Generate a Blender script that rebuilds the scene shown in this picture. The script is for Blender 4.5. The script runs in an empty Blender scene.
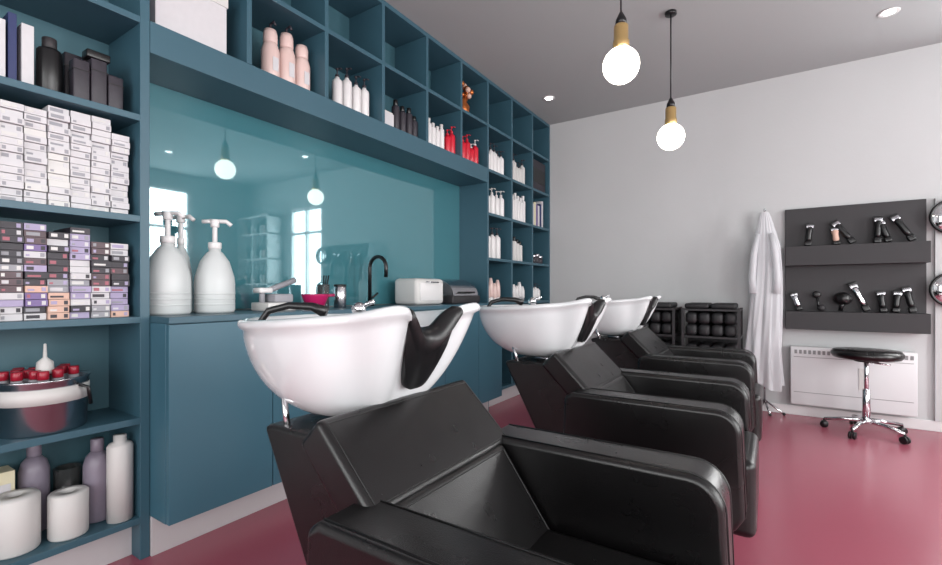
import bpy, bmesh, math, random
from mathutils import Vector, Matrix
random.seed(7)
scene = bpy.context.scene
try:
    scene.view_settings.view_transform = 'Standard'
    scene.view_settings.look = 'None'
except Exception as e:
    print(e)

def lin(c):
    out = []
    for v in c:
        v = v/255.0
        out.append(v/12.92 if v <= 0.04045 else ((v+0.055)/1.055)**2.4)
    return (out[0], out[1], out[2], 1)

MATS = {}
def mat(name, rgb, rough=0.5, metal=0.0, var=0.0, vscale=3.0, bump=0.0, bscale=200.0,
        coat=0.0, emit=0.0, trans=0.0, spec=0.5, alpha=1.0, ecol=None, rvar=0.0, wave=0.0, wscale=9.0):
    m = bpy.data.materials.new(name)
    m.use_nodes = True
    nt = m.node_tree
    b = nt.nodes['Principled BSDF']
    c = lin(rgb)
    b.inputs['Base Color'].default_value = c
    b.inputs['Roughness'].default_value = rough
    b.inputs['Metallic'].default_value = metal
    b.inputs['Coat Weight'].default_value = coat
    b.inputs['Coat Roughness'].default_value = 0.04
    b.inputs['Specular IOR Level'].default_value = spec
    b.inputs['Transmission Weight'].default_value = trans
    b.inputs['Alpha'].default_value = alpha
    if emit > 0:
        b.inputs['Emission Color'].default_value = lin(ecol or rgb)
        b.inputs['Emission Strength'].default_value = emit
    tc = nt.nodes.new('ShaderNodeTexCoord')
    if var > 0 or rvar > 0:
        n = nt.nodes.new('ShaderNodeTexNoise')
        n.inputs['Scale'].default_value = vscale
        n.inputs['Detail'].default_value = 4
        nt.links.new(tc.outputs['Object'], n.inputs['Vector'])
        if var > 0:
            mix = nt.nodes.new('ShaderNodeMix'); mix.data_type = 'RGBA'
            mix.inputs[6].default_value = (c[0]*(1-var), c[1]*(1-var), c[2]*(1-var), 1)
            mix.inputs[7].default_value = (min(1, c[0]*(1+var)), min(1, c[1]*(1+var)), min(1, c[2]*(1+var)), 1)
            nt.links.new(n.outputs['Fac'], mix.inputs[0])
            nt.links.new(mix.outputs[2], b.inputs['Base Color'])
        if rvar > 0:
            mr = nt.nodes.new('ShaderNodeMapRange')
            mr.inputs['To Min'].default_value = rough-rvar
            mr.inputs['To Max'].default_value = rough+rvar
            nt.links.new(n.outputs['Fac'], mr.inputs['Value'])
            nt.links.new(mr.outputs['Result'], b.inputs['Roughness'])
    last = None
    for (st, sc, dist) in ((bump, bscale, .002), (wave, wscale, .012)):
        if st <= 0: continue
        n2 = nt.nodes.new('ShaderNodeTexNoise')
        n2.inputs['Scale'].default_value = sc
        n2.inputs['Detail'].default_value = 3 if sc > 50 else 1
        bp = nt.nodes.new('ShaderNodeBump')
        bp.inputs['Strength'].default_value = st
        bp.inputs['Distance'].default_value = dist
        nt.links.new(tc.outputs['Object'], n2.inputs['Vector'])
        nt.links.new(n2.outputs['Fac'], bp.inputs['Height'])
        if last is not None: nt.links.new(last.outputs['Normal'], bp.inputs['Normal'])
        nt.links.new(bp.outputs['Normal'], b.inputs['Normal'])
        last = bp
    MATS[name] = m
    return m

M_wall = mat('wall_plaster', (186,187,188), 0.85, var=0.06, vscale=1.2, bump=0.3, bscale=40)
M_wallside = mat('wall_side_paint', (193,195,196), 0.85, var=0.03, vscale=1.5)
M_ceil = mat('ceiling_paint', (164,167,168), 0.8, var=0.03, vscale=1.0)
M_floor = mat('floor_resin', (160,83,99), 0.26, var=0.04, vscale=1.5, rvar=0.02, spec=0.6)
M_trim = mat('trim_white', (210,208,209), 0.5, var=0.02)
M_kick = mat('kick_grey', (190,186,188), 0.4, var=0.03)
M_teal = mat('teal_laminate', (54,88,102), 0.42, var=0.05, vscale=4)
M_tealback = mat('teal_back', (58,95,106), 0.5, var=0.05, vscale=3)
M_tealdoor = mat('teal_door', (59,99,115), 0.38, var=0.03, vscale=2)
M_glass = mat('teal_glass', (70,128,138), 0.02, metal=0.25, coat=1.0, spec=1.0, var=0.03, vscale=1)
M_leather = mat('black_leather', (11,10,11), 0.28, bump=0.2, bscale=420, var=0.1, vscale=8, rvar=0.03, spec=0.5, wave=0.16, wscale=7)
M_piping = mat('leather_piping', (9,9,10), 0.35, var=0.1)
M_blackp = mat('black_plastic', (16,16,18), 0.32, var=0.1)
M_rubber = mat('black_gel_rubber', (14,14,16), 0.36, var=0.1)
M_blackm = mat('black_matte', (40,38,41), 0.6, var=0.06, vscale=4)
M_cer = mat('white_ceramic', (208,210,212), 0.08, coat=0.6, var=0.01)
M_chrome = mat('chrome', (215,215,218), 0.12, metal=1.0, var=0.02)
M_steel = mat('brushed_steel', (190,190,195), 0.25, metal=1.0, var=0.05)
M_brass = mat('brass', (224,190,130), 0.35, metal=0.85, var=0.05)
M_copper = mat('copper', (190,110,60), 0.3, metal=0.8, var=0.2, vscale=30)
M_white = mat('white_plastic', (216,214,214), 0.35, var=0.02)
M_off = mat('offwhite_plastic', (200,198,196), 0.45, var=0.04)
M_grey = mat('grey_card', (145,145,151), 0.6, var=0.06)
M_pink = mat('blush_plastic', (212,186,180), 0.35, var=0.03)
M_red = mat('red_plastic', (196,26,48), 0.3, var=0.05)
M_dred = mat('dark_red_plastic', (150,25,45), 0.3, var=0.1)
M_mag = mat('magenta_plastic', (175,30,90), 0.3, var=0.05)
M_purp = mat('purple_card', (116,98,144), 0.55, var=0.1)
M_lilac = mat('lilac_card', (158,148,178), 0.55, var=0.1)
M_rose = mat('rose_card', (160,92,104), 0.55, var=0.1)
M_lav = mat('lavender_grey_plastic', (128,120,134), 0.35, var=0.05)
M_peach = mat('peach_card', (204,168,152), 0.6, var=0.05)
M_dark = mat('dark_card', (46,42,50), 0.5, var=0.3, vscale=60)
M_brownc = mat('brown_card', (84,66,72), 0.5, var=0.3, vscale=60)
M_card = mat('white_card', (196,194,197), 0.6, var=0.05, vscale=40)
M_cream = mat('cream_card', (214,206,176), 0.6, var=0.03)
M_blue = mat('navy_card', (35,45,90), 0.5, var=0.05)
M_clear = mat('clear_glass', (240,245,245), 0.03, trans=0.95, var=0.0)
M_milky = mat('milky_plastic', (204,208,208), 0.35, trans=0.1, var=0.03, vscale=6)
M_cape = mat('sheer_white_nylon', (216,217,221), 0.5, alpha=0.64, var=0.03, vscale=10)
M_bulb = mat('opal_bulb', (255,250,240), 0.2, emit=7.0, ecol=(255,246,232))
M_spot = mat('spot_lens', (255,255,250), 0.3, emit=12.0)
M_mirror = mat('mirror_glass', (225,228,230), 0.02, metal=1.0)
M_towel = mat('black_towel', (28,27,30), 0.6, bump=1.0, bscale=120, var=0.2, vscale=40)
M_heat = mat('heater_white', (208,208,210), 0.45, var=0.02)
M_slot = mat('heater_slot_grey', (130,130,132), 0.6, var=0.02)

class MB:
    def __init__(s):
        s.v=[]; s.f=[]; s.m=[]; s.sm=[]; s.mats=[]
    def mi(s, m):
        if m not in s.mats: s.mats.append(m)
        return s.mats.index(m)
    def add(s, vs, fs, m, smooth=False, M=None):
        o=len(s.v)
        for v in vs:
            v=Vector(v)
            if M is not None: v = M @ v
            s.v.append(v)
        k=s.mi(m)
        for f in fs:
            s.f.append([i+o for i in f]); s.m.append(k); s.sm.append(smooth)
    def box(s, a, b, m, M=None):
        x0,y0,z0=a; x1,y1,z1=b
        vs=[(x0,y0,z0),(x1,y0,z0),(x1,y1,z0),(x0,y1,z0),(x0,y0,z1),(x1,y0,z1),(x1,y1,z1),(x0,y1,z1)]
        fs=[(0,3,2,1),(4,5,6,7),(0,1,5,4),(1,2,6,5),(2,3,7,6),(3,0,4,7)]
        s.add(vs,fs,m,False,M)
    def frombm(s, bm, m, M=None, smooth=True):
        bm.verts.index_update()
        s.add([v.co.copy() for v in bm.verts],[[v.index for v in f.verts] for f in bm.faces],m,smooth,M)
        bm.free()
    def rbox(s, a, b, m, r=0.02, seg=3, M=None):
        bm=bmesh.new(); bmesh.ops.create_cube(bm,size=1)
        for v in bm.verts:
            v.co=Vector(((a[0]+b[0])/2+v.co.x*(b[0]-a[0]),(a[1]+b[1])/2+v.co.y*(b[1]-a[1]),(a[2]+b[2])/2+v.co.z*(b[2]-a[2])))
        bmesh.ops.bevel(bm,geom=bm.edges[:],offset=r,segments=seg,profile=0.5,affect='EDGES')
        s.frombm(bm,m,M)
    def extr(s, poly, y0, y1, m, r=0.0, seg=3, M=None):
        bm=bmesh.new()
        A=[bm.verts.new((p[0],y0,p[1])) for p in poly]
        B=[bm.verts.new((p[0],y1,p[1])) for p in poly]
        bm.faces.new(A); bm.faces.new(B[::-1])
        n=len(poly)
        for i in range(n):
            j=(i+1)%n
            bm.faces.new((A[i],B[i],B[j],A[j]))
        bmesh.ops.recalc_face_normals(bm,faces=bm.faces[:])
        if r>0:
            es=[e for e in bm.edges if abs(e.verts[0].co.y-e.verts[1].co.y)<1e-6]
            es+=[e for e in bm.edges if abs(e.verts[0].co.y-e.verts[1].co.y)>1e-6 and e.calc_face_angle(0)>0.6]
            bmesh.ops.bevel(bm,geom=es,offset=r,segments=seg,profile=0.5,affect='EDGES',clamp_overlap=True)
        s.frombm(bm,m,M, smooth=(r>0))
    def lathe(s, prof, c, m, seg=24, M=None, smooth=True):
        vs=[];fs=[]
        for (r,z) in prof:
            for i in range(seg):
                a=2*math.pi*i/seg
                vs.append((c[0]+r*math.cos(a),c[1]+r*math.sin(a),c[2]+z))
        n=len(prof)
        for k in range(n-1):
            for i in range(seg):
                j=(i+1)%seg
                fs.append((k*seg+i,k*seg+j,(k+1)*seg+j,(k+1)*seg+i))
        if prof[0][0]>1e-5: fs.append(tuple(range(seg))[::-1])
        if prof[-1][0]>1e-5: fs.append(tuple((n-1)*seg+i for i in range(seg)))
        s.add(vs,fs,m,smooth,M)
    def cyl(s,c,r,h,m,seg=20,M=None,b=0.002):
        b=min(b,r*0.4,h*0.4)
        s.lathe([(r-b,0),(r,b),(r,h-b),(r-b,h)],c,m,seg,M)
    def sphere(s,c,r,m,sc=(1,1,1),seg=24,M=None):
        prof=[(max(1e-6,r*math.sin(math.pi*i/16)),-r*math.cos(math.pi*i/16)) for i in range(17)]
        T=Matrix.Translation(Vector(c)) @ Matrix.Diagonal((sc[0],sc[1],sc[2],1))
        if M is not None: T=M@T
        s.lathe(prof,(0,0,0),m,seg,T)
    def tube(s, pts, r, m, seg=10, M=None, flat=None):
        pts=[Vector(p) for p in pts]; n=len(pts)
        rs=r if isinstance(r,(list,tuple)) else [r]*n
        vs=[];fs=[]; up=Vector((0,0,1)); prevu=None
        for i,p in enumerate(pts):
            t=(pts[min(i+1,n-1)]-pts[max(i-1,0)]).normalized()
            if prevu is None:
                ref=up if abs(t.dot(up))<0.95 else Vector((1,0,0))
                u=(ref-t*ref.dot(t)).normalized()
            else:
                u=(prevu-t*prevu.dot(t)).normalized()
            prevu=u; w=t.cross(u)
            for k in range(seg):
                a=2*math.pi*k/seg
                vs.append(p+rs[i]*(math.cos(a)*u+math.sin(a)*w))
        for i in range(n-1):
            for k in range(seg):
                j=(k+1)%seg
                fs.append((i*seg+k,i*seg+j,(i+1)*seg+j,(i+1)*seg+k))
        fs.append(tuple(range(seg))[::-1]); fs.append(tuple((n-1)*seg+k for k in range(seg)))
        s.add(vs,fs,m,True,M)
    def build(s,name,parent=None,bevel=0.0,wn=False,loc=None):
        me=bpy.data.meshes.new(name)
        o=Vector(loc) if loc is not None else Vector((0,0,0))
        me.from_pydata([tuple(v-o) for v in s.v],[],s.f)
        for m in s.mats: me.materials.append(m)
        for p,k,sm in zip(me.polygons,s.m,s.sm):
            p.material_index=k; p.use_smooth=sm
        bm=bmesh.new(); bm.from_mesh(me)
        bmesh.ops.recalc_face_normals(bm,faces=bm.faces[:]); bm.to_mesh(me); bm.free()
        me.update()
        ob=bpy.data.objects.new(name,me); scene.collection.objects.link(ob)
        ob.location=o
        if parent is not None: ob.parent=parent
        if bevel>0:
            b=ob.modifiers.new('bev','BEVEL'); b.width=bevel; b.segments=2; b.limit_method='ANGLE'; b.angle_limit=0.7
        if wn:
            ob.modifiers.new('wn','WEIGHTED_NORMAL')
        return ob

def empty(name, loc=(0,0,0)):
    e=bpy.data.objects.new(name,None); e.location=loc; e.empty_display_size=0.1
    scene.collection.objects.link(e); return e

# ------------------------------------------------------------------ ROOM
XL,XR,YF,YB,H = -2.27,3.0,-2.4,4.56,2.765
def simple(name,boxes,m,bevel=0):
    b=MB()
    for a,c in boxes: b.box(a,c,m)
    return b.build(name,bevel=bevel)
simple('floor',[((XL-.1,YF-.1,-.1),(XR+.1,YB+.1,0))],M_floor)
simple('ceiling',[((XL-.1,YF-.1,H),(XR+.1,YB+.1,H+.1))],M_ceil)
simple('wall_left',[((XL-.1,YF,0),(XL,YB,H))],M_wallside)
wx0,wx1,wz0,wz1=1.15,1.95,.9,2.3
simple('wall_back',[((XL,YB,0),(wx0,YB+.12,H)),((wx1,YB,0),(XR,YB+.12,H)),((wx0,YB,0),(wx1,YB+.12,wz0)),((wx0,YB,wz1),(wx1,YB+.12,H))],M_wall)
wins=[(-1.7,-.3),(0.1,1.9),(2.85,3.6)]
bx=[]; y=YF
for a,c in wins:
    bx.append(((XR,y,0),(XR+.12,a,H)))
    bx.append(((XR,a,0),(XR+.12,c,.5))); bx.append(((XR,a,2.55),(XR+.12,c,H)))
    y=c
bx.append(((XR,y,0),(XR+.12,YB,H)))
simple('wall_right',bx,M_wallside)
fw=[(-1.6,0.2),(0.6,2.4)]
bx=[]; x=XL
for a,c in fw:
    bx.append(((x,YF-.12,0),(a,YF,H)))
    bx.append(((a,YF-.12,0),(c,YF,.4))); bx.append(((a,YF-.12,2.55),(c,YF,H)))
    x=c
bx.append(((x,YF-.12,0),(XR,YF,H)))
simple('wall_front',bx,M_wallside)
M_frame=mat('window_frame_white',(225,225,225),0.4,var=0.02)
n=0
def window_x(x,y0,y1,z0,z1,nm):
    b=MB(); t=.05
    b.box((x,y0,z0),(x+.06,y0+t,z1),M_frame); b.box((x,y1-t,z0),(x+.06,y1,z1),M_frame)
    b.box((x,y0+t,z0),(x+.06,y1-t,z0+t),M_frame); b.box((x,y0+t,z1-t),(x+.06,y1-t,z1),M_frame)
    if y1-y0>1: b.box((x,(y0+y1)/2-.025,z0+t),(x+.06,(y0+y1)/2+.025,z1-t),M_frame)
    b.box((x,y0+t,z0+(z1-z0)*.7),(x+.055,y1-t,z0+(z1-z0)*.7+.04),M_frame)
    b.build(nm)
def window_y(y,x0,x1,z0,z1,nm):
    b=MB(); t=.05
    b.box((x0,y,z0),(x0+t,y+.06,z1),M_frame); b.box((x1-t,y,z0),(x1,y+.06,z1),M_frame)
    b.box((x0+t,y,z0),(x1-t,y+.06,z0+t),M_frame); b.box((x0+t,y,z1-t),(x1-t,y+.06,z1),M_frame)
    b.box(((x0+x1)/2-.02,y,z0+t),((x0+x1)/2+.02,y+.06,z1-t),M_frame)
    b.box((x0+t,y,z0+(z1-z0)*.7),(x1-t,y+.055,z0+(z1-z0)*.7+.04),M_frame)
    b.build(nm)
for i,(a,c) in enumerate(wins): window_x(XR+.02,a,c,.5,2.55,'window_%d'%(i+1))
for i,(a,c) in enumerate(fw): window_y(YF-.1,a,c,.4,2.55,'window_%d'%(i+4))
window_y(YB+.03,wx0,wx1,wz0,wz1,'window_6')
simple('baseboard_back',[((-1.93,YB-.015,0),(XR,YB,.075))],M_trim,0.003)
simple('baseboard_right',[((XR-.015,YF,0),(XR,YB-.016,.075))],M_trim,0.003)

# ------------------------------------------------------------------ SHELVING
XF=-1.96; XB=-2.245
Z=[.16,.53,.905,1.28,1.655,2.02,2.39]
T=.024
YL=-0.06; YS=.775
b=MB()
b.box((XB-.02,YL-.02,0.135),(XB,YS+.02,H-.001),M_tealback)
b.box((XB,YL-.02,0.0),(XF,YL,H-.002),M_teal)
b.box((XB,YS-.012,0.0),(XF,YS+.02,H-.002),M_teal)
for z in Z: b.box((XB,YL,z-T),(XF+.001,YS-.012,z),M_teal)
b.box((XB,YL,H-.03),(XF,YS-.012,H-.002),M_teal)
b.box((XB,YL,0),(-2.03,YS-.012,.135),M_kick)
b.build('storage_shelving',bevel=.0015)
cols=[YS+.021,1.19,1.62,2.045,2.47,2.885,3.28,3.70,4.13,4.545]
b=MB()
b.box((XB-.02,YS+.021,1.90),(XB,3.268,H-.002),M_tealback)
b.box((XB,YS+.021,1.90),(XF,3.268,2.02),M_teal)
b.box((XB,YS+.021,2.39-T),(XF+.001,3.268,2.39),M_teal)
b.box((XB,YS+.021,H-.03),(XF,3.268,H-.002),M_teal)
for y in cols[1:6]: b.box((XB,y-T/2,2.02),(XF+.002,y+T/2,H-.03),M_teal)
b.build('wall_cubby_shelving',bevel=.0015)
b=MB()
b.box((XB-.02,3.269,.135),(XB,4.557,H-.002),M_tealback)
b.box((XB,3.269,0),(XF,3.292,H-.002),M_teal)
for y in cols[7:]: b.box((XB,y-T/2,.135),(XF+.002,y+T/2,H-.03),M_teal)
for z in Z: b.box((XB,3.292,z-T),(XF+.001,4.557,z),M_teal)
b.box((XB,3.292,H-.03),(XF,4.557,H-.002),M_teal)
b.box((XB,3.292,0),(-2.03,4.557,.135),M_kick)
b.build('tall_cubby_shelving',bevel=.0015)
b=MB(); b.box((XB-.02,YS+.021,.91),(XB+.004,3.268,1.899),M_glass); b.build('glass_splashback')
b=MB()
CY0=YS+.022; CY1=3.266
b.box((XB,CY0,.15),(-1.842,CY1,.88),M_tealdoor)
b.box((XB,CY0,0),(-1.95,CY1,.149),M_kick)
b.box((XB,CY0,.881),(-1.815,CY1,.905),M_teal)
ds=[CY0,1.214,1.64,2.065,2.49,2.91,CY1]
for i in range(len(ds)-1):
    b.box((-1.841,ds[i]+.002,.15),(-1.82,ds[i+1]-.002,.877),M_tealdoor)
b.build('base_cabinet',bevel=.0015)

# ------------------------------------------------------------------ BOTTLES
def pump(b,x,y,z,r,h,mb,mc,ang=0.3):
    hb=h*.72
    b.lathe([(r*.9,0),(r,.006),(r,hb*.85),(r*.92,hb*.93),(r*.45,hb),(r*.4,hb+.008)],(x,y,z),mb,16)
    b.cyl((x,y,z+hb+.006),r*.42,h*.07,mc,12)
    b.cyl((x,y,z+hb+h*.07),r*.12,h*.13,mc,8)
    t=z+hb+h*.2
    dx,dy=math.cos(ang),math.sin(ang)
    b.cyl((x,y,t),r*.3,h*.05,mc,12)
    b.tube([(x,y,t+h*.03),(x+dx*r*.8,y+dy*r*.8,t+h*.03),(x+dx*r*1.1,y+dy*r*1.1,t)],r*.13,mc,8)
def cap(b,x,y,z,r,h,mb,mc):
    b.lathe([(r*.9,0),(r,.005),(r,h*.76),(r*.9,h*.8),(r*.6,h*.82)],(x,y,z),mb,16)
    b.cyl((x,y,z+h*.82),r*.58,h*.18,mc,14)
def tubeb(b,x,y,z,r,h,mb,mc):
    b.cyl((x,y,z),r*.8,h*.2,mc,14)
    b.lathe([(r*.8,h*.2),(r,h*.25),(r*.95,h*.7),(r*.5,h)],(x,y,z),mb,14)
def jar(b,x,y,z,r,h,mb,mc):
    b.cyl((x,y,z),r,h*.72,mb,18,b=.006); b.cyl((x,y,z+h*.72),r*1.03,h*.28,mc,18)

E=.0005
def stack(name,z0,mats,wts,zmax,seed,labels):
    random.seed(seed)
    b=MB(); y=.283
    bw=.0565; bh=.0225
    col=0
    while y+bw<.756:
        hh=z0+E; top=zmax-random.choice([0,bh,bh*.5,0,bh*2])
        run=None
        while hh+bh<top:
            if run is None or random.random()<.55: run=random.choices(mats,wts)[0]
            m=run
            dx=random.uniform(-.012,.008); dy=random.uniform(-.001,.001)
            x1=-2.0+dx
            b.box((x1-.17,y+.0012+dy,hh),(x1,y+bw-.0012+dy,hh+bh-.0016),m)
            l=random.choice(labels); k=random.choice([.25,.4,.7])
            if m is not l:
                b.box((x1,y+.006+dy,hh+.005),(x1+.001,y+bw*k,hh+bh*random.choice([.5,.7])),l)
            l=random.choice(labels)
            if m is not l and k<.5:
                b.box((x1,y+bw*.72,hh+.004),(x1+.001,y+bw*.9,hh+bh*.75),l)
            hh+=bh
        y+=bw+.0012; col+=1
    return b.build(name)
stack('hair_dye_boxes',1.28,[M_card,M_off],[5,1],1.625,1,[M_grey,M_card,M_grey,M_off])
stack('hair_dye_boxes',.905,[M_dark,M_purp,M_card,M_peach,M_brownc,M_grey,M_lilac],[5,1.6,2.8,.8,3,1.8,1.6],1.24,12,[M_card,M_lilac,M_dark,M_grey,M_off,M_rose])
b=MB()
for i,(m,w,h) in enumerate([(M_card,.03,.24),(M_blue,.02,.22),(M_card,.025,.2),(M_blue,.02,.23),(M_card,.03,.21)]):
    y=.33+i*.031; b.box((-2.2,y,1.655+E),(-2.02,y+w,1.655+h),m)
b.build('magazines',bevel=.001)
b=MB(); cap(b,-2.05,.53,1.655+E,.034,.2,M_blackp,M_blackm); b.build('black_bottle')
b=MB()
for i,(x,y,h,w) in enumerate([(-2.03,.605,.15,.046),(-2.03,.655,.17,.046),(-2.03,.705,.13,.046),(-2.13,.61,.2,.05),(-2.13,.665,.21,.05),(-2.13,.72,.17,.05)]):
    b.rbox((x-w/2,y-w/2,1.655+E),(x+w/2,y+w/2,1.655+h),M_dark,.004,2)
    b.box((x-w/2-.001,y-w/2-.001,1.655+h*.75),(x+w/2+.001,y+w/2+.001,1.655+h*.77),M_blackp)
b.rbox((-2.06,.62,1.655+.172),(-2.01,.69,1.655+.2),M_blackp,.004,2)
b.build('product_cartons')
b=MB()
bx_,by_,bz_=-2.085,.52,.53+E
b.lathe([(.115,0),(.118,.004),(.125,.17),(.129,.175),(.126,.178),(.120,.172),(.112,.01)],(bx_,by_,bz_),M_steel,36)
b.lathe([(.1215,.10),(.1245,.10),(.1258,.15),(.123,.15)],(bx_,by_,bz_),M_off,36)
random.seed(5)
for i in range(16):
    a=i*2.4; r=.0245*math.sqrt(i)
    b.cyl((bx_+r*math.cos(a),by_+r*math.sin(a),bz_+.012),.016,.165,M_grey,12)
    b.cyl((bx_+r*math.cos(a),by_+r*math.sin(a),bz_+.178),.0155,.028,M_dred,12)
b.lathe([(.02,.19),(.024,.2),(.022,.23),(.006,.245),(.004,.29),(.001,.292)],(bx_+.03,by_+.0,bz_),M_off,14)
b.tube([(bx_+.105,by_+.07,bz_+.15),(bx_+.12,by_+.09,bz_+.14),(bx_+.11,by_+.10,bz_+.08)],.006,M_blackp)
b.build('steel_bucket_of_dye_tubes')
z=.16+E
b=MB(); b.lathe([(.058,0),(.062,.006),(.062,.17),(.054,.18),(.02,.18),(.02,.1)],(-2.05,.445,z),M_off,24); b.build('paper_roll')
b=MB(); b.lathe([(.052,0),(.055,.006),(.055,.145),(.05,.15),(.02,.15),(.02,.1)],(-2.03,.575,z),M_off,24); b.build('paper_roll')
for (x,y,h) in [(-2.17,.52,.31),(-2.08,.672,.3)]:
    b=MB(); b.lathe([(.038,0),(.042,.006),(.042,h*.68),(.034,h*.78),(.018,h*.84)],(x,y,z),M_lav,18); b.cyl((x,y,z+h*.84),.02,h*.15,M_lav,14); b.build('shampoo_bottle')
b=MB(); b.lathe([(.04,0),(.04,.27),(.034,.28),(.02,.285),(.02,.31)],(-2.01,.718,z),M_off,20); b.build('white_bottle')
b=MB(); b.lathe([(.038,0),(.04,.004),(.04,.19),(.037,.19),(.036,.01)],(-2.18,.615,z),M_clear,20); b.cyl((-2.18,.615,z+.012),.032,.14,M_grey); b.build('glass_jar')
b=MB(); b.box((-2.2,.36,z),(-2.12,.46,z+.24),M_cream); b.box((-2.119,.37,z+.06),(-2.118,.45,z+.2),M_card); b.build('product_carton')

z=2.02+E
b=MB(); b.box((-2.22,.83,z),(-2.0,1.11,z+.27),M_card); b.box((-2.225,.825,z+.22),(-1.995,1.115,z+.275),M_off); b.build('storage_box',bevel=.002)
b=MB()
for i,y in enumerate([1.36,1.45,1.54]):
    h=[.26,.28,.26][i]
    b.lathe([(.038,0),(.043,.006),(.043,h*.6),(.034,h*.72),(.03,h*.74)],(-2.06,y,z),M_pink,18)
    b.lathe([(.030,h*.74),(.033,h*.76),(.033,h*.92),(.028,h)],(-2.06,y,z),M_pink,18)
    b.box((-2.0165,y-.015,z+h*.2),(-2.0155,y+.015,z+h*.45),M_card)
    if i<2: b.tube([(-2.06,y,z+h),(-2.06,y,z+h+.03),(-2.03,y,z+h+.035),(-2.02,y,z+h+.015)],.006,M_dark)
b.build('shampoo_bottles')
b=MB()
for y,h in [(1.76,.24),(1.83,.27),(1.90,.25),(1.965,.26)]: pump(b,-2.04,y,z,.029,h,M_white,M_dark,.2)
b.build('pump_bottles')
b=MB(); b.box((-2.07,2.08,z),(-1.99,2.17,z+.09),M_card); b.box((-2.065,2.085,z+.0905),(-1.995,2.165,z+.1),M_off); b.build('product_carton')
b=MB()
for y,h in [(2.24,.22),(2.305,.2),(2.37,.21),(2.425,.17)]: cap(b,-2.04,y,z,.026,h,M_dark,M_blackp)
b.build('conditioner_bottles')
b=MB()
for i,(y,h) in enumerate([(2.51,.24),(2.56,.20),(2.61,.18),(2.66,.17),(2.71,.2)]): cap(b,-2.02,y,z,.022,h,M_white,M_off)
b.build('hair_spray_bottles')
b=MB()
for y,h in [(2.785,.19),(2.84,.23)]: pump(b,-2.02,y,z,.028,h,M_red,M_red,.2)
for y,h in [(2.93,.25),(2.99,.2),(3.05,.23),(3.11,.17),(3.17,.22)]: pump(b,-2.02,y,z,.028,h,M_red,M_red if y<3.06 else M_white,.2)
b.build('red_pump_bottles')
z=2.39+E
b=MB(); b.lathe([(.04,0),(.05,.01),(.06,.07),(.035,.11),(.045,.13)],(-2.05,3.03,z),M_copper,20)
random.seed(3)
for i in range(30):
    a=random.uniform(0,6.28); r=random.uniform(.01,.10)
    b.sphere((-2.05+r*.8*math.cos(a),3.03+r*math.sin(a),z+.15+random.uniform(0,.10)),.022,random.choice([M_copper,M_peach]),seg=8)
    b.tube([(-2.05,3.03,z+.12),(-2.05+r*.8*math.cos(a),3.03+r*math.sin(a),z+.16)],.003,M_copper,6)
b.build('vase_of_dried_flowers')
def cluster(name,y0,n,z,kind,mb,mc,r=.026,h=.2,st=.06,x=-2.02,seed=0):
    random.seed(seed); b=MB()
    for i in range(n):
        hh=h*random.uniform(.82,1.1)
        kind(b,x,y0+i*st,z+E,r,hh,mb,mc)
    return b.build(name)
cluster('pump_bottles',3.36,5,2.02,pump,M_white,M_dark,h=.25,r=.028,seed=1)
cluster('pump_bottles',3.78,5,2.02,pump,M_off,M_dark,h=.25,r=.028,seed=2)
b=MB(); b.rbox((-2.2,4.17,2.02+E),(-1.985,4.5,2.33),M_dark,.01,2); b.box((-1.985,4.2,2.1),(-1.982,4.47,2.24),M_blackp); b.build('storage_basket')
cluster('shampoo_bottles',3.36,4,1.655,pump,M_white,M_off,h=.25,r=.03,st=.08,seed=3)
cluster('lotion_bottles',3.76,6,1.655,cap,M_white,M_white,h=.29,r=.024,st=.056,seed=4)
b=MB(); random.seed(4)
for i in range(7):
    y=4.17+i*.044; b.box((-2.2,y,1.655+E),(-2.0,y+.038,1.655+random.uniform(.22,.29)),[M_card,M_card,M_cream,M_purp,M_card,M_blue,M_card][i])
b.build('binders',bevel=.001)
cluster('pump_bottles',3.36,3,1.28,pump,M_white,M_dark,h=.27,r=.032,seed=5,st=.085)
cluster('lotion_bottles',3.79,4,1.28,cap,M_off,M_blackp,h=.22,seed=6)
cluster('hair_wax_jars',4.2,4,1.28,jar,M_dark,M_steel,r=.032,h=.1,st=.075,seed=7)
cluster('hair_serum_tubes',3.36,4,.905,tubeb,M_pink,M_white,h=.19,seed=8)
cluster('hair_cream_tubes',3.78,5,.905,tubeb,M_white,M_grey,h=.17,seed=9)
cluster('pump_bottles',4.2,4,.905,pump,M_white,M_dark,h=.18,seed=10)

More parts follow.
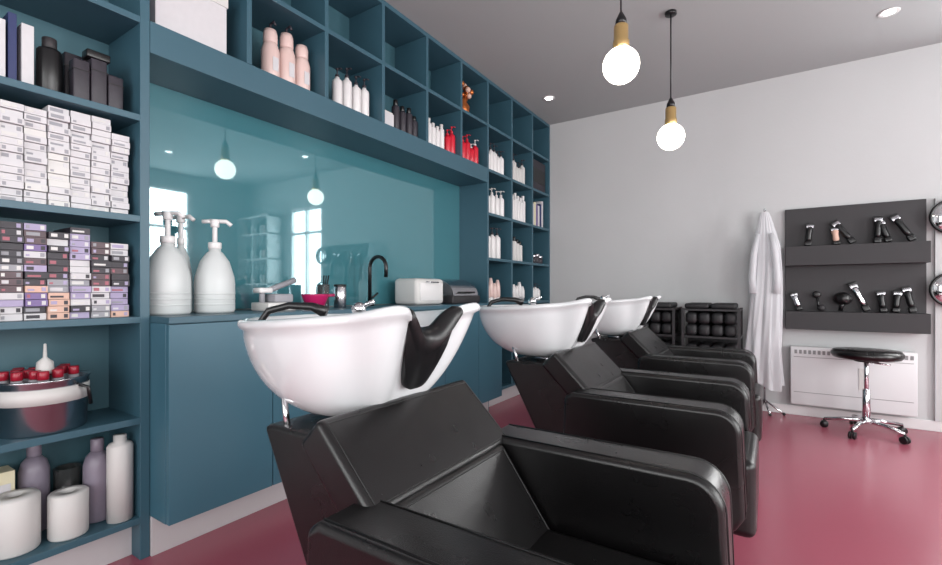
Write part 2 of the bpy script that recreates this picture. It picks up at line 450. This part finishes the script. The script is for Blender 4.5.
# ------------------------------------------------------------------ COUNTER ITEMS
z=.905+E
def jug(x,y,r,h,nm='shampoo_jug',ang=-.3):
    b=MB()
    b.lathe([(r*.94,0),(r,.01),(r*1.0,h*.45),(r*.96,h*.56),(r*.72,h*.8),(r*.42,h*.93),(r*.30,h*.96),(r*.29,h)],(x,y,z),M_milky,28)
    for k in (.12,.2,.28): b.lathe([(r*1.0,h*k),(r*1.012,h*k+.004),(r*1.0,h*k+.008)],(x,y,z),M_milky,28)
    b.cyl((x,y,z+h),r*.33,.028,M_white,18)
    b.cyl((x,y,z+h+.025),.010,.08,M_white,10)
    b.cyl((x,y,z+h+.095),.018,.034,M_white,14)
    dx,dy=math.cos(ang),math.sin(ang)
    b.tube([(x-dx*.02,y-dy*.02,z+h+.122),(x+dx*.045,y+dy*.045,z+h+.122),(x+dx*.065,y+dy*.065,z+h+.105)],.009,M_white)
    b.tube([(x-dx*.0,y-dy*.0,z+h+.122),(x-dx*.05,y-dy*.05,z+h+.118)],.009,M_white)
    hx,hy=math.cos(ang+2.2),math.sin(ang+2.2)
    b.tube([(x+hx*r*.5,y+hy*r*.5,z+h*.9),(x+hx*r*.95,y+hy*r*.95,z+h*.82),(x+hx*r*.97,y+hy*r*.97,z+h*.5)],.011,M_milky)
    b.build(nm)
jug(-2.06,.900,.083,.29,ang=.6)
jug(-2.05,1.085,.080,.28,ang=.9)
jug(-2.18,1.005,.045,.30,ang=.4)
b=MB()
b.rbox((-2.08,1.27,z),(-1.94,1.42,z+.04),M_off,.006)
b.tube([(-2.02,1.29,z+.03),(-2.02,1.29,z+.09),(-2.02,1.33,z+.10),(-2.02,1.47,z+.15)],.014,M_grey)
b.rbox((-2.07,1.32,z+.04),(-1.96,1.42,z+.08),M_grey,.008)
b.rbox((-2.05,1.26,z+.085),(-1.99,1.33,z+.11),M_white,.008)
b.build('digital_scale')
b=MB(); b.lathe([(.03,0),(.042,.004),(.068,.072),(.07,.078),(.064,.074),(.038,.008)],(-1.97,1.555,z),M_mag,24); b.tube([(-1.97,1.615,z+.07),(-1.96,1.67,z+.072)],.008,M_mag); b.build('tint_bowl')
b=MB(); b.lathe([(.03,0),(.034,.13),(.032,.13),(.028,.005)],(-2.06,1.68,z),M_clear,18)
for k in range(3): b.tube([(-2.06,1.68,z+.006),(-2.06+.02*(k-1),1.70,z+.18)],.004,M_blackp)
b.build('brush_tumbler')
b=MB(); b.cyl((-2.04,1.78,z),.034,.12,M_steel,20); b.cyl((-2.04,1.78,z+.12),.035,.012,M_blackp,20); b.build('metal_canister')
b=MB()
b.cyl((-2.13,2.1,z),.028,.03,M_blackp)
pts=[(-2.13,2.1,z+.02),(-2.13,2.1,z+.24)]
for i in range(1,10):
    a=math.pi*i/9; pts.append((-2.13+.07-.07*math.cos(a),2.1,z+.24+.07*math.sin(a)))
pts.append((-1.99,2.1,z+.18))
b.tube(pts,.012,M_blackp,12); b.tube([(-2.13,2.12,z+.05),(-2.13,2.17,z+.08)],.007,M_blackp)
b.build('kitchen_tap')
b=MB(); b.rbox((-2.17,2.36,z),(-1.96,2.67,z+.18),M_off,.03,4)
b.rbox((-1.962,2.39,z+.03),(-1.955,2.64,z+.15),M_white,.003,2); b.tube([(-1.955,2.45,z+.155),(-1.94,2.46,z+.155),(-1.94,2.57,z+.155),(-1.955,2.58,z+.155)],.005,M_chrome)
b.build('towel_warmer')
b=MB(); b.rbox((-2.17,2.76,z),(-1.95,3.14,z+.06),M_blackm,.01)
poly=[]
for i in range(0,11):
    a=math.pi*.5*i/10; poly.append((-2.15+.19*math.sin(a)*1.0, .965+.13*math.cos(a)))
poly=[(-2.15,.966)]+[(p[0],p[1]) for p in poly]
b.extr(poly,2.78,3.12,M_steel)
b.tube([(-1.965,2.85,.99),(-1.94,2.86,.99),(-1.94,3.04,.99),(-1.965,3.05,.99)],.006,M_blackp)
b.build('tool_sterilizer')

# ------------------------------------------------------------------ BASIN + CHAIR
def basin_mesh(cx,cy):
    N=120; b=MB()
    zb=.718
    def rr(phi,a,bb,n=2.3):
        c=abs(math.cos(phi)); s=abs(math.sin(phi))
        return 1.0/(((c/a)**n+(s/bb)**n)**(1/n))
    def rim(phi):
        c=(math.cos(phi)+1)/2
        a=.222 if math.cos(phi)>0 else .30
        r=rr(phi,a,.222)
        r+= .064*math.exp(-((abs(phi)-.52)/.22)**2) - .016*math.exp(-(phi/.24)**2)
        zz=.918+.030*c**1.5+.014*math.exp(-((abs(phi)-.50)/.2)**2)-.060*math.exp(-(phi/.27)**4)
        return r,zz
    def rad_z(phi,u,off=0.0,zoff=0.0):
        r,zr=rim(phi)
        r0=rr(phi,.10,.095,2)
        w=math.exp(-(phi/.85)**2)
        fr=math.sin(u*math.pi/2)**.95; fz=1-math.cos(u*math.pi/2)
        fr=fr*(1-w)+(u**.95)*w; fz=fz*(1-w)+(u**1.2)*w
        return r0+(r-r0)*fr-off, zb+zoff+(zr-zb-zoff)*fz
    def P(phi,u,off=0.0,zoff=0.0):
        rad,z=rad_z(phi,u,off,zoff)
        sh=.022*(1-u)
        return Vector((cx+sh+rad*math.cos(phi),cy+rad*math.sin(phi),z))
    phis=[-math.pi+2*math.pi*i/N for i in range(N)]
    rings=[]
    rings.append([Vector((cx+.022+.02*math.cos(p),cy+.02*math.sin(p),zb-.004)) for p in phis])
    K=18
    for k in range(K): rings.append([P(p,k/(K-1)*.96) for p in phis])
    for p_off,dz in [(-.008,-.006),(-.011,.002),(-.008,.009),(0,.013),(.007,.011),(.013,.003)]:
        rings.append([Vector((cx+(rim(p)[0]-p_off)*math.cos(p),cy+(rim(p)[0]-p_off)*math.sin(p),rim(p)[1]+dz)) for p in phis])
    for k in range(K-1,-1,-1): rings.append([P(p,k/(K-1)*.96,.022,.03) for p in phis])
    rings.append([Vector((cx+.022+.02*math.cos(p),cy+.02*math.sin(p),zb+.026)) for p in phis])
    vs=[v for r in rings for v in r]; fs=[]
    for k in range(len(rings)-1):
        for i in range(N):
            j=(i+1)%N
            fs.append((k*N+i,k*N+j,(k+1)*N+j,(k+1)*N+i))
    fs.append(tuple(range(N))[::-1]); fs.append(tuple((len(rings)-1)*N+i for i in range(N)))
    b.add(vs,fs,M_cer,True)
    b.cyl((cx+.022,cy,zb+.027),.03,.004,M_chrome,20)
    pb=MB()
    n=25; vv=[];ff=[]
    PR=.34
    def path(phi,thick,f):
        pts=[]
        r,zr=rim(phi)
        lo=.93-.47*f
        for q in range(11):
            u=lo+(.94-lo)*q/10
            e=1 if q>0 else .1
            ru=rad_z(phi,u)[0]
            ph=phi*(.55+.45*r/ru)*(.92 if q<2 else 1)
            nrm=Vector((math.cos(ph),math.sin(ph),-.75)).normalized()
            pts.append(P(ph,u)+nrm*(thick*e*(.4+.6*f)))
        for (po,dz) in [(-.012-thick,.004),(-.007-thick*.5,.011+thick*.6),(.004,.014+thick*.8),(.014+thick*.4,.009+thick*.5)]:
            pts.append(Vector((cx+(r-po)*math.cos(phi),cy+(r-po)*math.sin(phi),zr+dz)))
        for q in range(4):
            u=.92-.10*q*f-.01*q
            pts.append(P(phi,u,.022,.03)-Vector((math.cos(phi),math.sin(phi),-.4))*(thick*(.8 if q<3 else .1)))
        return pts
    cols_=[]
    for i in range(n):
        t=-1+2*i/(n-1)
        f=max(0,1-abs(t)**3.2)**.5
        cols_.append(path(PR*t,.022*max(.1,f),f))
    L=len(cols_[0])
    for c in cols_: vv+=c
    for i in range(n-1):
        for k in range(L-1):
            ff.append((i*L+k,i*L+k+1,(i+1)*L+k+1,(i+1)*L+k))
    pb.add(vv,ff,M_rubber,True)
    fb=MB()
    fb.cyl((cx-.10,cy+.10,.86),.018,.085,M_chrome,18)
    fb.sphere((cx-.10,cy+.10,.95),.02,M_chrome)
    fb.tube([(cx-.10,cy+.10,.955),(cx-.06,cy+.12,.972)],.006,M_chrome)
    hb=MB()
    hb.tube([(cx-.215,cy-.12,.86),(cx-.22,cy-.12,.92),(cx-.205,cy-.105,.950),(cx-.165,cy-.075,.963),(cx-.12,cy-.04,.960),(cx-.09,cy-.02,.945)],[.008,.008,.009,.009,.011,.016],M_blackp,12)
    return b,pb,fb,hb

def washunit(cy):
    cx=-.855
    e=empty('shampoo_chair_with_basin',(-.45,cy,0))
    def fin(mb,nm,**k):
        o=mb.build(nm,loc=(-.45,cy,0),**k); o.parent=e; o.location=(0,0,0); return o
    parts=basin_mesh(cx,cy)
    for p,nm in zip(parts,['basin_bowl','neck_rest','mixer_tap','spray_hose']): fin(p,nm)
    for s,nm in ((-1,'armrest_1'),(1,'armrest_2')):
        a=MB()
        y0,y1=(cy-.325,cy-.198) if s<0 else (cy+.203,cy+.332)
        poly=[(-.63,.615),(-.60,.634)]
        R=.07
        for i in range(0,9):
            t=math.pi/2*i/8
            poly.append((-.07-R+R*math.sin(t),.634-R+R*math.cos(t)))
        poly+=[(-.06,.32),(-.09,.27),(-.30,.24),(-.61,.24),(-.64,.30)]
        a.extr(poly,y0,y1,M_leather,.015,3)
        fin(a,nm,wn=True)
        a=MB()
        for yy in (y0+.016,y1-.016):
            a.tube([(p[0],yy,p[1]) for p in poly[1:-4]],.0022,M_piping,8)
        fin(a,nm+'_piping')
    a=MB(); a.rbox((-.50,cy-.196,.20),(-.035,cy+.201,.455),M_leather,.03,4); fin(a,'seat_cushion',wn=True)
    def slab(p0,p1,th,w,nm,r=.014):
        d=Vector((p1[0]-p0[0],0,p1[1]-p0[1])); L=d.length; d.normalize()
        nrm=Vector((d.z,0,-d.x))
        if nrm.x<0: nrm=-nrm
        M=Matrix.Identity(4)
        yv=Vector((0,1,0))
        for r_,(c0) in enumerate((d,yv,nrm)):
            for q in range(3): M[q][r_]=c0[q]
        M[0][3],M[1][3],M[2][3]=p0[0],cy,p0[1]
        a=MB(); a.rbox((0,-w,-th),(L,w,0),M_leather,r,4,M=M)
        i_=.016
        loop=[(i_,-w+i_,0.0),(L-i_,-w+i_,0.0),(L-i_,w-i_,0.0),(i_,w-i_,0.0),(i_,-w+i_,0.0)]
        for q in range(4):
            a.tube([M@Vector(loop[q]),M@Vector(loop[q+1])],.0016,M_piping,6)
        return fin(a,nm,wn=True)
    slab((-.415,.44),(-.552,.628),.09,.197,'lower_back_cushion')
    slab((-.552,.620),(-.700,.765),.08,.245,'upper_back_cushion')
    a=MB()
    a.extr([(-.95,.70),(-.92,.706),(-.74,.706),(-.62,.58),(-.50,.42),(-.46,.24),(-.46,.02),(-.70,.02),(-.76,.35)],cy-.192,cy+.198,M_leather,.012,2)
    a.box((-.74,cy-.18,0),(-.42,cy+.18,.02),M_blackp)
    fin(a,'pedestal',wn=True)
    a=MB()
    a.tube([(-.89,cy-.17,.69),(-.93,cy-.155,.785)],.007,M_chrome)
    a.tube([(-.89,cy+.17,.69),(-.93,cy+.155,.785)],.007,M_chrome)
    a.cyl((-.833,cy,.700),.06,.014,M_steel)
    fin(a,'basin_bracket')
for cy in (.80,1.91,3.03): washunit(cy)

# ------------------------------------------------------------------ PENDANTS
for (x,y,zb) in ((-.575,2.156,2.04),(-.525,3.13,1.975),(-.60,1.16,2.04)):
    b=MB()
    b.sphere((x,y,zb),.082,M_bulb,seg=32)
    b.lathe([(.034,.07),(.036,.085),(.036,.11),(.032,.114),(.032,.18),(.028,.185)],(x,y,zb),M_brass,24)
    b.lathe([(.026,.185),(.024,.21),(.012,.235),(.004,.25)],(x,y,zb),M_blackp,20)
    b.tube([(x,y,zb+.24),(x,y,H-.02)],.0045,M_blackp,8)
    b.cyl((x,y,H-.02),.035,.0195,M_blackp,24)
    b.build('pendant_lamp')
for (x,y) in ((.632,3.88),(-1.694,3.918),(-1.2,.6),(.7,1.8),(1.9,2.8),(1.9,.8)):
    b=MB()
    b.lathe([(.035,-.001),(.05,-.006),(.055,-.004),(.055,0)],(x,y,H-.0005),M_white,24)
    b.cyl((x,y,H-.0045),.034,.003,M_spot,24)
    b.build('recessed_downlight')

# ------------------------------------------------------------------ BACK WALL
b=MB()
b.box((.105,4.53,.70),(.94,4.5595,1.66),M_blackm)
b.box((.105,4.42,1.20),(.94,4.53,1.35),M_blackm)
b.box((.105,4.42,.70),(.94,4.53,.84),M_blackm)
b.build('wall_tool_shelf',bevel=.002)
def clipper(x,z,lean,h=.15,w=.04,nm='hair_clipper',mm=M_blackp):
    M=Matrix.Translation((x,4.475,z))@Matrix.Rotation(lean,4,'Y')@Matrix.Rotation(-.12,4,'X')
    b=MB()
    b.rbox((-w/2*1.1,-.018,0),(w/2*1.1,.018,h*.22),M_blackp,.006,2,M)
    b.lathe([(.016,h*.2),(.021,h*.35),(.019,h*.6),(.024,h*.8),(.018,h*.88)],(0,0,0),mm,14,M)
    b.rbox((-.024,-.013,h*.84),(.024,.013,h*.98),M_steel,.003,2,M)
    b.rbox((-.026,-.008,h*.97),(.026,.008,h*1.06),M_blackp,.002,2,M)
    b.build(nm)
for x,l,h,m in ((.25,.1,.17,M_blackp),(.43,-.1,.13,M_peach),(.53,-.6,.2,M_blackp),(.665,.05,.19,M_blackp),(.73,-.3,.16,M_blackp),(.86,-.5,.21,M_blackp)):
    clipper(x,1.352+abs(math.sin(l))*.02,l,h,mm=m)
for x,l,h,m in ((.2,-.3,.14,M_steel),(.61,-.4,.22,M_chrome),(.70,-.1,.15,M_blackp),(.765,.1,.15,M_blackp),(.86,-.2,.18,M_blackp)):
    clipper(x,.842+abs(math.sin(l))*.02,l,h,mm=m)
b=MB(); x=.47; zz=.842
M=Matrix.Translation((x,4.47,zz+.10))@Matrix.Rotation(math.radians(90),4,'X')@Matrix.Rotation(0.5,4,'Y')
b.lathe([(.028,-.05),(.045,-.04),(.05,0),(.042,.03),(.03,.045)],(0,0,0),M_blackp,20,M)
b.tube([(x,4.47,zz+.09),(x-.02,4.47,zz+.005)],[.016,.014],M_blackp,12)
b.build('hair_dryer')
b=MB()
b.tube([(.32,4.47,zz+.012),(.31,4.475,zz+.11)],.008,M_blackp); b.sphere((.305,4.478,zz+.13),.028,M_blackp,(1,.5,1)); b.sphere((.335,4.46,zz+.027),.026,M_blackm); b.build('hair_brush')
b=MB()
b.rbox((.138,4.47,.10),(.884,4.545,.56),M_heat,.008,2)
for i in range(24):
    x=.165+i*.0295
    b.box((x,4.468,.505),(x+.018,4.4705,.535),M_slot)
b.box((.16,4.4685,.478),(.862,4.4705,.482),M_slot)
b.box((.16,4.4685,.20),(.862,4.4705,.204),M_slot)
b.box((.56,4.466,.26),(.60,4.4705,.42),M_off)
b.box((.2,4.545,.2),(.25,4.5595,.4),M_steel); b.box((.75,4.545,.2),(.8,4.5595,.4),M_steel)
b.build('electric_radiator')
b=MB(); b.box((.985,4.535,0.0755),(1.14,4.5595,1.66),M_wall); b.build('wall_panel',bevel=.002)
for z in (1.52,1.01):
    b=MB(); M=Matrix.Translation((1.072,4.50,z))@Matrix.Rotation(math.pi/2,4,'X')
    b.lathe([(.12,-.034),(.125,-.01),(.125,.012),(.112,.014),(.110,.008)],(0,0,0),M_blackp,40,M)
    b.cyl((0,0,.006),.111,.003,M_mirror,40,M)
    b.build('round_mirror')
# cape on a stand
b=MB()
NS=120; NZ=34; vs=[];fs=[]
cx,cy=-.035,4.42
for k in range(NZ+1):
    t=k/NZ; z=1.64-t*1.40
    if t<.2: wx=.025+ .06*(t/.2)**.8
    else: wx=.085+.034*((t-.2)/.8)
    wy=.015+.040*min(1,t*2)
    for i in range(NS):
        a=2*math.pi*i/NS
        f=1+ (.08+.12*t)*math.sin(9*a+1.6*math.sin(3*t)+.8*math.sin(2*a)) *min(1,t*4)+.06*math.sin(17*a+5*t)
        vs.append((cx+.012*math.sin(5*t)+wx*f*math.cos(a),cy+wy*f*math.sin(a),z+.04*math.sin(2*a)*t))
for k in range(NZ):
    for i in range(NS):
        j=(i+1)%NS; fs.append((k*NS+i,k*NS+j,(k+1)*NS+j,(k+1)*NS+i))
b.add(vs,fs,M_cape,True)
for s in (-1,1):
    b.tube([(cx+s*.045,cy-.04,1.46),(cx+s*.072,cy-.06,1.3),(cx+s*.085,cy-.055,1.1),(cx+s*.08,cy-.055,.98)],[.018,.024,.026,.03],M_cape,14)
b.build('hairdressing_cape')
b=MB(); py=4.515
b.tube([(cx,py,.08),(cx,py,1.66)],.009,M_chrome)
b.tube([(cx,py,1.65),(cx,4.47,1.67),(cx,4.445,1.66)],.007,M_chrome)
for a in (-.35,-1.3,-1.9,-2.8):
    b.tube([(cx,py,.10),(cx+.14*math.cos(a),py+.14*math.sin(a),.012)],.008,M_chrome)
    b.sphere((cx+.14*math.cos(a),py+.14*math.sin(a),.012),.012,M_blackp)
b.build('coat_stand')
for x0,x1 in ((-1.08,-.66),(-.61,-.19)):
    b=MB(); y0,y1=4.12,4.5
    for xx in (x0,x1-.02):
        for yy in (y0,y1-.02): b.box((xx,yy,.05),(xx+.02,yy+.02,.86),M_blackm)
    for zz in (.1,.36,.62,.84): b.box((x0+.001,y0+.001,zz),(x1-.001,y1-.001,zz+.015),M_blackm)
    b.box((x0+.002,y1-.012,.1),(x1-.002,y1-.002,.84),M_blackm)
    for zz in (.115,.375,.635):
        for r in range(2):
            for c in range(4):
                xx=x0+.025+c*.094
                b.rbox((xx,y0+.01,zz+.001+r*.098),(xx+.09,y1-.03,zz+.094+r*.098),M_towel,.03,3)
    for c in range(2):
        b.rbox((x0+.02+c*.19,y0+.01,.856),(x0+.2+c*.19,y1-.03,.90),M_towel,.018,3)
    for xx in (x0+.01,x1-.01):
        for yy in (y0+.01,y1-.01): b.sphere((xx,yy,.026),.025,M_blackp,seg=12)
    b.build('towel_trolley')
b=MB(); sx,sy=.569,4.22
b.lathe([(.15,.525),(.185,.53),(.2,.55),(.2,.565),(.185,.585),(.10,.59),(.001,.592)],(sx,sy,0),M_leather,36)
b.cyl((sx,sy,.505),.07,.021,M_blackp)
b.cyl((sx,sy,.28),.014,.23,M_chrome); b.cyl((sx,sy,.09),.024,.22,M_chrome)
b.tube([(sx+.02,sy,.50),(sx+.12,sy-.04,.495)],.006,M_chrome)
b.cyl((sx,sy,.075),.04,.03,M_chrome)
for i in range(5):
    a=2*math.pi*i/5+.5; ex,ey=sx+.235*math.cos(a),sy+.235*math.sin(a)
    b.tube([(sx,sy,.095),(sx+.12*math.cos(a),sy+.12*math.sin(a),.085),(ex,ey,.065)],[.017,.014,.011],M_chrome)
    b.cyl((ex,ey,.045),.008,.02,M_blackp,10)
    px,py=-math.sin(a),math.cos(a)
    for s in (-.012,.012):
        M=Matrix.Translation((ex+px*s,ey+py*s,.0255))@Matrix.Rotation(a,4,'Z')@Matrix.Rotation(math.pi/2,4,'X')
        b.cyl((0,0,-.007),.025,.014,M_blackp,16,M)
b.build('rolling_stool')
b=MB()
for xx in (2.1,2.5,2.9): b.box((xx,4.3,0),(xx+.02,4.54,2.2),M_frame)
for zz in (.3,.7,1.1,1.5,1.9,2.18): b.box((2.1,4.301,zz),(2.92,4.539,zz+.02),M_frame)
for zz in (.72,1.12,1.52,1.92):
    for i in range(9): cap(b,2.16+i*.085,4.4,zz+.0005,.026,.18,[M_white,M_dark,M_pink][i%3],M_blackp)
b.build('display_shelf')

# ------------------------------------------------------------------ LIGHT
def area(name,loc,rot,sx,sy,power,col=(1,1,1)):
    l=bpy.data.lights.new(name,'AREA'); l.shape='RECTANGLE'; l.size=sx; l.size_y=sy; l.energy=power; l.color=col
    o=bpy.data.objects.new(name,l); o.location=loc; o.rotation_euler=rot; scene.collection.objects.link(o); return o
for i,(a,c) in enumerate(wins):
    area('daylight_window_%d'%(i+1),(XR+.1,(a+c)/2,1.52),(0,math.radians(90),0),2.0,(c-a)-.02,(c-a)*(42,58,108)[i],(1,1,.995))
for i,(a,c) in enumerate(fw):
    area('daylight_window_%d'%(i+4),((a+c)/2,YF-.11,1.47),(math.radians(90),0,0),(c-a)-.02,2.1,(c-a)*(27,38)[i],(1,1,.995))
area('daylight_window_6',((wx0+wx1)/2,YB+.11,1.6),(math.radians(-90),0,0),.78,1.38,45,(1,1,.995))
w=bpy.data.worlds.new('sky'); scene.world=w; w.use_nodes=True
w.node_tree.nodes['Background'].inputs[0].default_value=(.95,.98,1,1)
w.node_tree.nodes['Background'].inputs[1].default_value=1.5

# ------------------------------------------------------------------ CAMERA
cd=bpy.data.cameras.new('camera'); cam=bpy.data.objects.new('camera',cd)
scene.collection.objects.link(cam); scene.camera=cam
cd.sensor_width=36; cd.lens=460/942*36; cd.shift_y=8.5/942
cam.location=(0,0,1.0); cam.rotation_euler=(math.radians(90),0,math.radians(33))
cd.clip_start=.02
